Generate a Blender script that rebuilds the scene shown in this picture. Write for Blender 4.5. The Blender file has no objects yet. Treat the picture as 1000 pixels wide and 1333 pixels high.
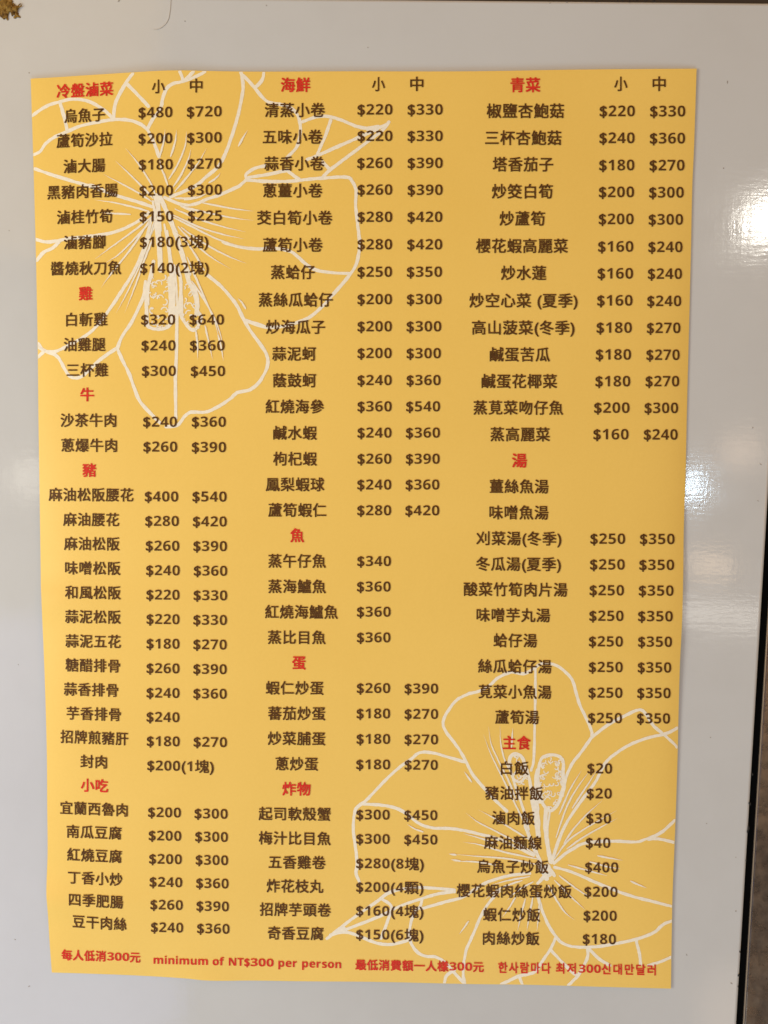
# -*- coding: utf-8 -*-
import bpy, math, random
from mathutils import Vector, Matrix, noise
random.seed(7)
SC = bpy.context.scene
COL = bpy.context.collection
Z0 = 1.5                                   # height of the middle of the poster above the floor

# ------------------------------------------------------------------ camera
CAM = Vector((0.024605, -0.352786, Z0 + 0.035426))
RX = Vector((0.999369, 0.035376, 0.003089))     # camera right   (world X, Y, Z)
RD = Vector((0.005184, -0.059277, -0.998228))   # camera down
RF = Vector((-0.035131, 0.997615, -0.059423))   # camera forward
FPX = 1000.0
cam = bpy.data.cameras.new('camera')
cam.sensor_fit = 'VERTICAL'; cam.sensor_height = 36.0; cam.lens = 36.0 * FPX / 1333.0
cam.clip_start = 0.01; cam.clip_end = 100
camo = bpy.data.objects.new('camera', cam); COL.objects.link(camo)
up, back = -RD, -RF
camo.matrix_world = Matrix(((RX.x, up.x, back.x, CAM.x), (RX.y, up.y, back.y, CAM.y),
                            (RX.z, up.z, back.z, CAM.z), (0, 0, 0, 1)))
SC.camera = camo

# ------------------------------------------------------------------ world: the dim room around the wall
w = bpy.data.worlds.new('World'); SC.world = w; w.use_nodes = True
nt = w.node_tree; bg = nt.nodes['Background']
tc = nt.nodes.new('ShaderNodeTexCoord'); sp = nt.nodes.new('ShaderNodeSeparateXYZ')
mr = nt.nodes.new('ShaderNodeMapRange'); mr.inputs[1].default_value = -0.7; mr.inputs[2].default_value = 0.7
rp = nt.nodes.new('ShaderNodeValToRGB')
rp.color_ramp.elements[0].color = (0.20, 0.25, 0.25, 1); rp.color_ramp.elements[1].color = (0.45, 0.27, 0.15, 1)
nt.links.new(tc.outputs['Generated'], sp.inputs[0]); nt.links.new(sp.outputs['Z'], mr.inputs[0])
nt.links.new(mr.outputs[0], rp.inputs[0]); nt.links.new(rp.outputs[0], bg.inputs['Color'])
bg.inputs['Strength'].default_value = 0.9

# ------------------------------------------------------------------ added unseen fill lights, then lamps of the room
def lamp(name, loc, target, size, energy, col, shape='DISK', size_y=None):
    l = bpy.data.lights.new(name, 'AREA'); l.shape = shape; l.size = size
    if size_y: l.size_y = size_y
    l.energy = energy; l.color = col
    o = bpy.data.objects.new(name, l); COL.objects.link(o); o.location = loc
    d = Vector(target) - Vector(loc); o.rotation_euler = d.to_track_quat('-Z', 'Y').to_euler()
    return o
PC = (0, 0, Z0)
lamp('near_left_key', (-0.81, -0.55, Z0 - 0.02), (-0.1, 0, Z0), 0.36, 5.5, (1.0, 1.0, 0.86), 'SQUARE')  # unseen key light added to brighten the left side
lamp('low_left_fill', (-0.9, -1.0, Z0 - 0.7), PC, 0.9, 4.2, (0.36, 0.47, 1.0), 'SQUARE')  # unseen cool fill added for the lower left tint
lamp('high_left_fill', (-0.9, -1.1, Z0 + 0.9), PC, 0.9, 2.5, (1.0, 0.58, 0.06), 'SQUARE')  # unseen warm fill added to tint the upper part
lamp('low_front_fill', (0.1, -1.0, Z0 - 1.65), PC, 0.6, 11.0, (0.56, 0.82, 1.0), 'SQUARE')  # unseen area light added to lift the lower panel
lamp('right_warm_fill', (1.4, -1.6, Z0 + 0.2), PC, 0.8, 5.1, (1.0, 0.47, 0.03), 'SQUARE')  # unseen warm fill added to balance the right side
# small lamps whose mirror images show as glints on the gloss paint
lamp('white_bulb', (1.16, -2.21, Z0 + 0.83), PC, 0.13, 2.0, (1.0, 0.96, 0.86))
lamp('blue_white_bulb', (0.99, -2.35, Z0 - 0.03), PC, 0.075, 0.85, (0.62, 0.82, 1.0))
lamp('warm_bulb', (1.05, -2.31, Z0 - 0.30), PC, 0.13, 0.20, (1.0, 0.72, 0.46), 'RECTANGLE', 0.07)
lamp('faint_warm_bulb', (1.14, -2.30, Z0 + 0.09), PC, 0.12, 0.16, (1.0, 0.72, 0.50))
lamp('faint_tube', (1.05, -2.30, Z0 - 0.47), PC, 0.34, 0.42, (1.0, 0.95, 0.86), 'RECTANGLE', 0.07)
lamp('low_warm_lamp', (0.83, -1.36, Z0 - 1.25), (0.17, 0, Z0 - 0.23), 0.26, 0.24, (1.0, 0.70, 0.46))
lamp('left_bulb', (-1.27, -2.23, Z0 - 0.01), PC, 0.13, 0.18, (1.0, 0.93, 0.78))

SC.view_settings.view_transform = 'Standard'; SC.view_settings.look = 'None'
SC.view_settings.exposure = 0.0; SC.view_settings.gamma = 1.0
SC.view_settings.use_curve_mapping = False

# ------------------------------------------------------------------ materials
def mat(name, base, rough=0.5, spec=0.5, metal=0.0):
    m = bpy.data.materials.new(name); m.use_nodes = True
    b = m.node_tree.nodes['Principled BSDF']
    b.inputs['Base Color'].default_value = (*base, 1); b.inputs['Roughness'].default_value = rough
    b.inputs['Specular IOR Level'].default_value = spec; b.inputs['Metallic'].default_value = metal
    return m, m.node_tree, b
def noise_node(t, scale, detail=4, rough=0.55, vec_scale=None):
    co = t.nodes.new('ShaderNodeTexCoord'); mp = t.nodes.new('ShaderNodeMapping')
    if vec_scale: mp.inputs['Scale'].default_value = vec_scale
    n = t.nodes.new('ShaderNodeTexNoise'); n.inputs['Scale'].default_value = scale
    n.inputs['Detail'].default_value = detail; n.inputs['Roughness'].default_value = rough
    t.links.new(co.outputs['Object'], mp.inputs[0]); t.links.new(mp.outputs[0], n.inputs['Vector'])
    return n
def ramp(t, src, stops):
    r = t.nodes.new('ShaderNodeValToRGB'); e = r.color_ramp.elements
    e[0].position, e[0].color = stops[0][0], (*stops[0][1], 1)
    e[1].position, e[1].color = stops[-1][0], (*stops[-1][1], 1)
    for p, c in stops[1:-1]:
        k = e.new(p); k.color = (*c, 1)
    t.links.new(src, r.inputs[0]); return r
def add_(t, a, b, fa=1.0, fb=1.0):
    m1 = t.nodes.new('ShaderNodeMath'); m1.operation = 'MULTIPLY'; m1.inputs[1].default_value = fa; t.links.new(a, m1.inputs[0])
    m2 = t.nodes.new('ShaderNodeMath'); m2.operation = 'MULTIPLY_ADD'; m2.inputs[1].default_value = fb
    t.links.new(b, m2.inputs[0]); t.links.new(m1.outputs[0], m2.inputs[2]); return m2.outputs[0]
def bump(t, b, h, dist, strength=1.0):
    bp = t.nodes.new('ShaderNodeBump'); bp.inputs['Distance'].default_value = dist; bp.inputs['Strength'].default_value = strength
    t.links.new(h, bp.inputs['Height']); t.links.new(bp.outputs[0], b.inputs['Normal'])

# painted panel: brushed gloss enamel with streaks both ways, faint grime
M_PANEL, t, b = mat('white_gloss_paint', (0.6, 0.6, 0.6), 0.13, 0.5)
g = noise_node(t, 5.0, 6, 0.6); g2 = noise_node(t, 60.0, 3, 0.6)
gm = add_(t, g.outputs[0], g2.outputs[0], 0.8, 0.2)
r = ramp(t, gm, [(0.30, (0.545, 0.535, 0.522)), (0.55, (0.585, 0.578, 0.568)), (0.75, (0.60, 0.594, 0.586))])
t.links.new(r.outputs[0], b.inputs['Base Color'])
n1 = noise_node(t, 420.0, 3, 0.6, (0.12, 1, 1.0))       # horizontal streaks
n2 = noise_node(t, 420.0, 3, 0.6, (1.0, 1, 0.08))       # vertical streaks
n3 = noise_node(t, 520.0, 2, 0.5)                       # orange peel
hh = add_(t, n1.outputs[0], n2.outputs[0], 0.9, 0.55)
hh = add_(t, hh, n3.outputs[0], 1.0, 0.5)
bump(t, b, hh, 0.000026, 1.0)
rr = ramp(t, g2.outputs[0], [(0.3, (0.07,) * 3), (0.7, (0.11,) * 3)]); t.links.new(rr.outputs[0], b.inputs['Roughness'])

# printed paper
M_PAPER, t, b = mat('yellow_printed_paper', (0.8, 0.5, 0.1), 0.5, 0.28)
g = noise_node(t, 14.0, 4, 0.55); g2 = noise_node(t, 900.0, 2, 0.6)
gm = add_(t, g.outputs[0], g2.outputs[0], 0.65, 0.35)
r = ramp(t, gm, [(0.3, (0.868, 0.563, 0.120)), (0.7, (0.913, 0.604, 0.139))]); t.links.new(r.outputs[0], b.inputs['Base Color'])
bump(t, b, g2.outputs[0], 0.00003, 0.6)
M_BACK, _, _ = mat('paper_edge', (0.78, 0.66, 0.42), 0.7, 0.2)

def ink(name, base, var=0.25):
    m, t, b = mat(name, base, 0.55, 0.12)
    g = noise_node(t, 700.0, 2, 0.6)
    r = ramp(t, g.outputs[0], [(0.3, tuple(c * (1 - var) for c in base)), (0.7, tuple(c * (1 + var) for c in base))])
    t.links.new(r.outputs[0], b.inputs['Base Color']); return m
M_BROWN = ink('dark_brown_ink', (0.105, 0.044, 0.011))
M_RED = ink('red_ink', (0.68, 0.036, 0.021), 0.12)
M_WHITE = ink('cream_white_ink', (0.90, 0.82, 0.67), 0.05)

M_BLACK, t, b = mat('gap_black', (0.0025, 0.0025, 0.0025), 0.8, 0.02)  # near-black, for the gap strip and the back board
M_STEEL, t, b = mat('stained_steel', (0.2, 0.15, 0.1), 0.42, 0.5, 0.8)
g = noise_node(t, 22.0, 8, 0.65, (1.0, 1.0, 0.6)); g2 = noise_node(t, 160.0, 5, 0.7)
gm = add_(t, g.outputs[0], g2.outputs[0], 0.75, 0.25)
r = ramp(t, gm, [(0.30, (0.05, 0.040, 0.038)), (0.43, (0.15, 0.105, 0.078)), (0.57, (0.29, 0.195, 0.13)), (0.72, (0.48, 0.31, 0.19))])
t.links.new(r.outputs[0], b.inputs['Base Color'])
rr = ramp(t, g2.outputs[0], [(0.3, (0.2,) * 3), (0.7, (0.45,) * 3)]); t.links.new(rr.outputs[0], b.inputs['Roughness'])
bump(t, b, gm, 0.0012, 0.7)
M_LIP, t, b = mat('highlight_steel_edge', (0.42, 0.33, 0.24), 0.4, 0.5, 0.55)  # paler tan puts the edge highlight into the lip's colour
M_DARK, t, b = mat('dark_frame_paint', (0.045, 0.034, 0.027), 0.6, 0.3)
M_CRUMB, t, b = mat('golden_brown_crumb', (0.3, 0.17, 0.04), 0.75, 0.25)
g = noise_node(t, 420.0, 5, 0.7)
r = ramp(t, g.outputs[0], [(0.30, (0.055, 0.022, 0.004)), (0.48, (0.21, 0.105, 0.016)), (0.62, (0.34, 0.19, 0.035)), (0.8, (0.60, 0.42, 0.16))])
t.links.new(r.outputs[0], b.inputs['Base Color']); bump(t, b, g.outputs[0], 0.0006, 1.0)
M_SPECK, _, _ = mat('dark_speck', (0.33, 0.29, 0.25), 0.6, 0.2)
M_CHIP, _, _ = mat('chipped_edge', (0.03, 0.026, 0.022), 0.7, 0.2)
M_HAIR, _, _ = mat('brown_hair', (0.56, 0.49, 0.41), 0.5, 0.3)

# ------------------------------------------------------------------ poster surface
# the sheet bulges a few millimetres off the panel, is held at its rims and buckles a little
def interp(tab, x):
    if x <= tab[0][0]: return tab[0][1]
    for (x0, y0), (x1, y1) in zip(tab, tab[1:]):
        if x <= x1: return y0 + (y1 - y0) * (x - x0) / (x1 - x0)
    return tab[-1][1]
def sm(tab, x):                                            # smooth (Catmull-Rom) lookup
    n = len(tab)
    if x <= tab[0][0]: return tab[0][1]
    if x >= tab[-1][0]: return tab[-1][1]
    for i in range(n - 1):
        if x <= tab[i + 1][0]: break
    x0, y0 = tab[i]; x1, y1 = tab[i + 1]
    xm, ym = tab[max(i - 1, 0)]; xp, yp = tab[min(i + 2, n - 1)]
    h = x1 - x0
    m0 = (y1 - ym) / (x1 - xm) * h; m1 = (yp - y0) / (xp - x0) * h
    s = (x - x0) / h
    return ((2*s**3 - 3*s*s + 1) * y0 + (s**3 - 2*s*s + s) * m0 + (-2*s**3 + 3*s*s) * y1 + (s**3 - s*s) * m1)

def gauss(x, s): return math.exp(-(x / s) ** 2)
def lift(x, z):
    """height of the paper off the panel (m) at x, z from the poster's centre"""
    l, r_, tp, bt = x + 0.1485, 0.1485 - x, 0.21 - z, z + 0.21
    l, r_ = max(l, 0), max(r_, 0)
    h = 0.0004
    ends = (1 - math.exp(-tp / 0.045)) * (1 - math.exp(-bt / 0.045))
    h += 0.0036 * (1 - math.exp(-l / 0.013)) * gauss(l, 0.19) * (0.75 + 0.25 * math.cos(z * 9 + 0.5)) * ends
    h += 0.0006 * (1 - math.exp(-l / 0.004)) * (1 - ends)
    h += 0.0032 * (1 - math.exp(-r_ / 0.010)) * (0.8 + 0.2 * math.cos(z * 14)) * (0.35 + 0.65 * ends)
    h += 0.0009 * math.exp(-r_ / 0.03) * gauss(z + 0.035, 0.04)
    # soft long waves
    h += 0.0010 * math.sin(x * 17 + 0.7) * math.sin(z * 11 + 0.4) * ends
    # buckles that start at the left rim
    h += 0.0014 * math.exp(-l / 0.024) * gauss(z + 0.028, 0.008) - 0.0007 * math.exp(-l / 0.03) * gauss(z + 0.012, 0.010)
    h += 0.0014 * math.exp(-l / 0.024) * gauss(z + 0.172, 0.008) - 0.0006 * math.exp(-l / 0.03) * gauss(z + 0.158, 0.010)
    # bottom rim kink
    h += 0.0012 * math.exp(-bt / 0.010) * gauss(x + 0.070, 0.016) - 0.0006 * math.exp(-bt / 0.012) * gauss(x + 0.10, 0.012)
    h += 0.0009 * math.exp(-bt / 0.02) * gauss(x + 0.02, 0.05)
    h += 0.0008 * math.exp(-tp / 0.02) * gauss(x + 0.09, 0.025)
    return max(h, 0.00032)

def ray(u, v):
    return (RX * ((u - 500.0) / FPX) + RD * ((v - 666.5) / FPX) + RF)
def on_plane(u, v, y=0.0):
    d = ray(u, v); s = (y - CAM.y) / d.y
    return CAM + d * s
def on_paper(u, v, off=0.0):
    y = -0.003
    for _ in range(4):
        p = on_plane(u, v, y); y = -lift(p.x, p.z - Z0)
    p = on_plane(u, v, y - off)
    return (p.x, p.y, p.z)

# ------------------------------------------------------------------ object helpers
def link(name, verts, faces, m, parent=None, smooth=False):
    me = bpy.data.meshes.new(name); me.from_pydata(verts, [], faces); me.update()
    for mm in (m if isinstance(m, (list, tuple)) else [m]): me.materials.append(mm)
    if smooth:
        for p in me.polygons: p.use_smooth = True
    o = bpy.data.objects.new(name, me); COL.objects.link(o)
    if parent: o.parent = parent; o.matrix_parent_inverse = Matrix.Translation(parent.location).inverted()
    return o
def empty(name, loc, label, cat, group=None):
    o = bpy.data.objects.new(name, None); COL.objects.link(o); o.location = loc; o.empty_display_size = 0.02
    o['label'] = label; o['category'] = cat
    if group: o['group'] = group
    return o
def tag(o, label, cat):
    o['label'] = label; o['category'] = cat
def bevel(o, width, seg=3):
    md = o.modifiers.new('bevel', 'BEVEL'); md.width = width; md.segments = seg; md.limit_method = 'ANGLE'
    for p in o.data.polygons: p.use_smooth = True
    o.data.set_sharp_from_angle(angle=math.radians(40)) if hasattr(o.data, 'set_sharp_from_angle') else None

# ------------------------------------------------------------------ panel, gap, steel post, header
# the panel is turned 1.6 degrees against the sheet; local frame at its upper right corner
A = on_plane(984, 933); B = on_plane(960, 1333); T = on_plane(1000, 2.5)
ed = (A - B).normalized()                      # up along the right rim
ex = Vector((ed.z, 0, -ed.x))                  # right across the panel
TR = A + ed * ((T - A).dot(ed))                # upper right corner
def loc_pt(a, y, c): return TR + ex * a + ed * c + Vector((0, y, 0))
def boxm(x0, x1, y0, y1, z0, z1):
    v = [loc_pt(x, y, z) for x in (x0, x1) for y in (y0, y1) for z in (z0, z1)]
    f = [(0, 1, 3, 2), (4, 6, 7, 5), (0, 4, 5, 1), (2, 3, 7, 6), (0, 2, 6, 4), (1, 5, 7, 3)]
    return [tuple(p) for p in v], f
panel = empty('wall_panel', loc_pt(-0.4, 0.01, -0.9), 'large off-white gloss painted panel that the yellow menu is stuck to', 'panel')
v, f = boxm(-0.95, 0, 0, 0.022, -0.9, 0)
o = link('painted_face', v, f, M_PANEL, panel); bevel(o, 0.0016, 4)
v, f = boxm(0.0002, 0.0029, 0.0014, 0.0215, -0.9, -0.0002)
link('gap_strip', v, f, M_BLACK, panel)  # near-black strip filling the slot beside the panel

post = empty('steel_post', loc_pt(0.06, 0.01, -0.9), 'brown stained steel post standing in the dark gap right of the panel', 'post')
v, f = boxm(0.0038, 0.14, 0.0013, 0.03, -0.9, 0.0011)
# dense face so that the dents read
o = link('post_face', v, f, M_STEEL, post); bevel(o, 0.0008, 3)
v, f = boxm(0.0032, 0.0037, 0.0010, 0.03, -0.9, 0.0011)
o = link('edge_lip', v, f, M_LIP, post)
v, f = boxm(-0.95, 0.14, 0.006, 0.03, 0.0016, 0.12)
o = link('header_beam', v, f, M_DARK); bevel(o, 0.001, 2)
tag(o, 'dark brown beam showing as a thin line above the panel', 'beam')
v, f = boxm(-0.95, 0.14, 0.034, 0.05, -0.9, 0.12)
o = link('back_board', v, f, M_BLACK)
tag(o, 'black board behind the gap between white panel and brown post', 'board')

# chips along the rims and specks on the paint (children of the panel)
def blob_disc(c, rx, rz, y, n=9, tilt=0.0, jit=0.35, thick=0.00012):
    vs, fs = [], []
    ring = []
    for k in range(n):
        a = 2 * math.pi * k / n; q = 1 + random.uniform(-jit, jit)
        dx, dz = rx * q * math.cos(a), rz * q * math.sin(a)
        ring.append((c.x + dx * math.cos(tilt) - dz * math.sin(tilt), c.z + dx * math.sin(tilt) + dz * math.cos(tilt)))
    vs = [(x, y, z) for x, z in ring] + [(x, y - thick, z) for x, z in [(c.x + (x - c.x) * .8, c.z + (z - c.z) * .8) for x, z in ring]]
    for k in range(n):
        fs.append((k, (k + 1) % n, n + (k + 1) % n, n + k))
    fs.append(tuple(range(n, 2 * n)))
    return vs, fs
def merge(parts):
    V, F = [], []
    for v, f in parts:
        b0 = len(V); V += v; F += [tuple(i + b0 for i in q) for q in f]
    return V, F
specks = [(155, 1, 2.2, 1.3, 0.8), (347, 7, 0.9, 0.9, 0), (738, 3, 1, .8, 0), (38, 95, .9, .9, 0), (241, 27.5, 1.2, .6, 0),
          (38, 1284, 1.6, .7, .5), (20, 1223, 1, .7, 0), (911, 658, .9, .9, 0), (980, 557, .8, 1.0, 0), (942, 219, .9, 1, 0),
          (947, 107, .7, 1.6, 0), (920, 1072, 1, .6, 0), (958, 1186, .9, .9, 0), (952, 1280, 1.7, .8, -.7), (958, 1116, .7, .9, 0),
          (990, 604, 1.6, .5, -.6), (987, 652, 1.6, .5, -.5), (716, 4, .8, .5, 0), (894, 1243, .5, 1.6, .2), (479, 62, .6, .7, 0),
          (12, 300, .7, .5, 0), (24, 865, .6, .8, 0), (925, 960, .6, .6, 0)]
V, F = merge([blob_disc(on_plane(u, v_), a * .000355, c * .000355, -0.0000, 9, t_) for u, v_, a, c, t_ in specks])
o = link('paint_specks', V, F, M_SPECK, panel); o['kind'] = 'stuff'
chips = [(979.5, 1008 + 0, 1.1, 1.4), (976.3, 1046, 1.5, 2.2), (974.4, 1078, 1.2, 3.6), (973.2, 1083, .9, 2.0), (971.5, 1120, .9, 1.3),
         (961.6, 1270, 1.2, 1.8), (961.2, 1284, .9, 1.5), (963.2, 1239, .7, 1.6)]
ch = [blob_disc(on_plane(u, v_), a * .000355, c * .000355, -0.00002, 8) for u, v_, a, c in chips]
for k in range(26):
    u = random.uniform(752, 905); uu = 0.0
    p = loc_pt(0, 0, 0); q = on_plane(u, 0.5)
    ch.append(blob_disc(q + ed * random.uniform(-.0002, .0003), random.uniform(.0002, .0009), random.uniform(.00015, .0004), -0.00002, 7))
ch.append(blob_disc(on_plane(820, 2), .0002, .0007, -.00002, 7))
V, F = merge(ch)
o = link('paint_chips', V, F, M_CHIP, panel); o['kind'] = 'stuff'

# a hair stuck on the paint
def tube(pts, rad, n=6):
    V, F = [], []
    for i, p in enumerate(pts):
        d = (pts[min(i + 1, len(pts) - 1)] - pts[max(i - 1, 0)]).normalized()
        a = d.cross(Vector((0, 1, 0))).normalized(); bq = Vector((0, 1, 0))
        rr_ = rad * (1 - 0.6 * abs(2 * i / (len(pts) - 1) - 1) ** 3)
        for k in range(n):
            an = 2 * math.pi * k / n; V.append(tuple(p + a * (rr_ * math.cos(an)) + bq * (rr_ * math.sin(an))))
    for i in range(len(pts) - 1):
        for k in range(n):
            F.append((i * n + k, i * n + (k + 1) % n, (i + 1) * n + (k + 1) % n, (i + 1) * n + k))
    F.append(tuple(range(n))[::-1]); F.append(tuple(range((len(pts) - 1) * n, len(pts) * n)))
    return V, F
def catmull(pts, sub):
    if len(pts) < 3:
        (x0, y0), (x1, y1) = pts
        return [(x0 + (x1 - x0) * k / sub, y0 + (y1 - y0) * k / sub) for k in range(sub + 1)]
    out = []
    n = len(pts)
    for i in range(n - 1):
        p0 = pts[i - 1] if i else (2 * pts[0][0] - pts[1][0], 2 * pts[0][1] - pts[1][1])
        p1, p2 = pts[i], pts[i + 1]
        p3 = pts[i + 2] if i + 2 < n else (2 * p2[0] - p1[0], 2 * p2[1] - p1[1])
        for k in range(sub):
            s = k / sub
            out.append(tuple(0.5 * (2 * b_ + (c_ - a_) * s + (2 * a_ - 5 * b_ + 4 * c_ - d_) * s * s + (3 * b_ - a_ - 3 * c_ + d_) * s ** 3)
                             for a_, b_, c_, d_ in zip(p0, p1, p2, p3)))
    out.append(pts[-1]); return out
hp = [on_plane(u, v_, -0.00012) for u, v_ in catmull([(223, -6), (221.5, 14), (219, 26), (213, 34), (206, 38), (200, 38.5)], 6)]
V, F = tube(hp, 0.00013); o = link('stuck_hair', V, F, M_HAIR, None, True)
tag(o, 'thin curved brown hair stuck to the panel above the menu', 'hair')

# crumbly golden brown lump in the upper left corner
def lumps(specs, sub=2):
    import bmesh
    V, F = [], []
    bm = bmesh.new(); bmesh.ops.create_icosphere(bm, subdivisions=sub + 1, radius=1.0)
    base = [vv.co.copy() for vv in bm.verts]; fc = [tuple(vv.index for vv in ff.verts) for ff in bm.faces]; bm.free()
    for i, (u, v_, a, c, th) in enumerate(specs):
        ctr = on_plane(u, v_); b0 = len(V)
        for q in base:
            nz = noise.noise(q * 1.7 + Vector((i * 7.3, 0, 0))) * 0.45 + noise.noise(q * 4.5 + Vector((0, i * 5.1, 0))) * 0.28
            s = 1 + nz
            V.append((ctr.x + q.x * a * s * .000355, ctr.y - 0.0001 + q.y * th * s, ctr.z + q.z * c * s * .000355))
        F += [tuple(k + b0 for k in ff) for ff in fc]
    return V, F
V, F = lumps([(2, 4, 12, 12, .0013), (10, 8, 6, 7, .0013), (5, 15, 6, 6, .0011), (-6, 10, 10, 12, .0012), (15, 11, 4, 4, .0010), (2.5, 20, 2.2, 3, .0007),
              (8, 21.5, 3.0, 3.2, .0008), (5.5, 23, 2, 2.4, .0006), (10, 25, 1.1, 1.7, .0005), (20, 12.5, 4.4, 4.6, .0011), (17, 17, 2.6, 3.8, .0009),
              (22, 18.5, 2.4, 2.2, .0006), (24, 21.5, 2.0, 1.6, .0004), (20, 22.5, 1.8, 1.8, .0004), (18.5, 7.5, 1.2, 2.2, .0006), (26, 22.5, 1.0, 1.0, .0003),
              (13, 3, 3, 4, .0009), (24, 9.5, 1.6, 1.4, .0006)])
crumb = link('dried_residue', V, F, M_CRUMB, None, True)
tag(crumb, 'crumbly golden brown residue stuck on the panel at its upper left corner', 'residue')
wv = []
for pts in ([(23, 9), (25, 6), (27, 5), (28, 5.3)], [(24, 10), (26.5, 8.5), (28.5, 7.6), (27.5, 7)]):
    wv.append(tube([on_plane(u, v_, -0.0006) for u, v_ in catmull(pts, 5)], 0.00022))
V, F = merge(wv); link('wisp', V, F, M_CRUMB, crumb, True)

# ------------------------------------------------------------------ the menu poster
poster = empty('menu_poster', (0, 0, Z0 - 0.21), 'yellow restaurant menu sheet with white hibiscus line drawings stuck on the white panel', 'poster')
TOP = [(40, 102.3), (72, 100.6), (105, 98.4), (140, 96.2), (165, 94.6), (210, 92.0), (240, 91.6), (270, 92.3), (330, 93.2), (450, 92.8), (610, 92.8), (755, 90.5), (907, 89.3)]
BOT = [(67.5, 1266), (120, 1267.6), (180, 1270), (240, 1273.6), (265, 1276.2), (285, 1276.8), (330, 1276.5), (400, 1277.5), (490, 1278.2), (610, 1281), (689, 1282), (788, 1284.8), (873.5, 1287)]
LEFT = [(102.3, 40), (230, 44), (329, 46.7), (390, 48), (480, 49.5), (535, 50), (670, 52), (735, 53), (770, 53.6), (875, 58), (980, 61), (1050, 61.5), (1110, 62), (1145, 60.8), (1165, 60.4), (1190, 62.4), (1225, 64.5), (1266, 67.5)]
RIGHT = [(89.3, 907), (146, 905.2), (195, 903.5), (245, 901.3), (327, 899.6), (432, 897), (537, 894.3), (619, 892.6), (685, 890.4), (751, 889.5), (806, 888.2), (872, 885), (993, 882), (1092, 878.6), (1166, 875.6), (1216, 874.6), (1287, 873.5)]
NU, NV = 130, 180
L0, L1, R0, R1 = (40, 102.3), (67.5, 1266), (907, 89.3), (873.5, 1287)
def coons(s, r_):
    tx = L0[0] + (R0[0] - L0[0]) * s; bx = L1[0] + (R1[0] - L1[0]) * s
    ly = L0[1] + (L1[1] - L0[1]) * r_; ry = R0[1] + (R1[1] - R0[1]) * r_
    Tp = (tx, sm(TOP, tx)); Bp = (bx, sm(BOT, bx)); Lp = (sm(LEFT, ly), ly); Rp = (sm(RIGHT, ry), ry)
    o = []
    for k in (0, 1):
        bil = (L0[k] * (1 - s) + R0[k] * s) * (1 - r_) + (L1[k] * (1 - s) + R1[k] * s) * r_
        o.append(Tp[k] * (1 - r_) + Bp[k] * r_ + Lp[k] * (1 - s) + Rp[k] * s - bil)
    return o
V = []; F = []
for j in range(NV + 1):
    for i in range(NU + 1):
        u, v_ = coons(i / NU, j / NV); V.append(on_paper(u, v_))
N1 = len(V)
V += [(x, y + 0.00013, z) for x, y, z in V]
idx = lambda i, j: j * (NU + 1) + i
for j in range(NV):
    for i in range(NU):
        a, b_, c_, d_ = idx(i, j), idx(i + 1, j), idx(i + 1, j + 1), idx(i, j + 1)
        F.append((a, d_, c_, b_)); F.append((a + N1, b_ + N1, c_ + N1, d_ + N1))
nf = len(F)
rim = [idx(i, 0) for i in range(NU)] + [idx(NU, j) for j in range(NV)] + [idx(i, NV) for i in range(NU, 0, -1)] + [idx(0, j) for j in range(NV, 0, -1)]
for k in range(len(rim)):
    a, b_ = rim[k], rim[(k + 1) % len(rim)]; q = len(V)         # own vertices, so that the rim stays a crisp cut
    V += [V[a], V[b_], V[b_ + N1], V[a + N1]]; F.append((q, q + 1, q + 2, q + 3))
sheet = link('paper_sheet', V, F, [M_PAPER, M_BACK], poster)
for k, p in enumerate(sheet.data.polygons):
    if k >= nf: p.material_index = 1
    else: p.use_smooth = True

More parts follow.
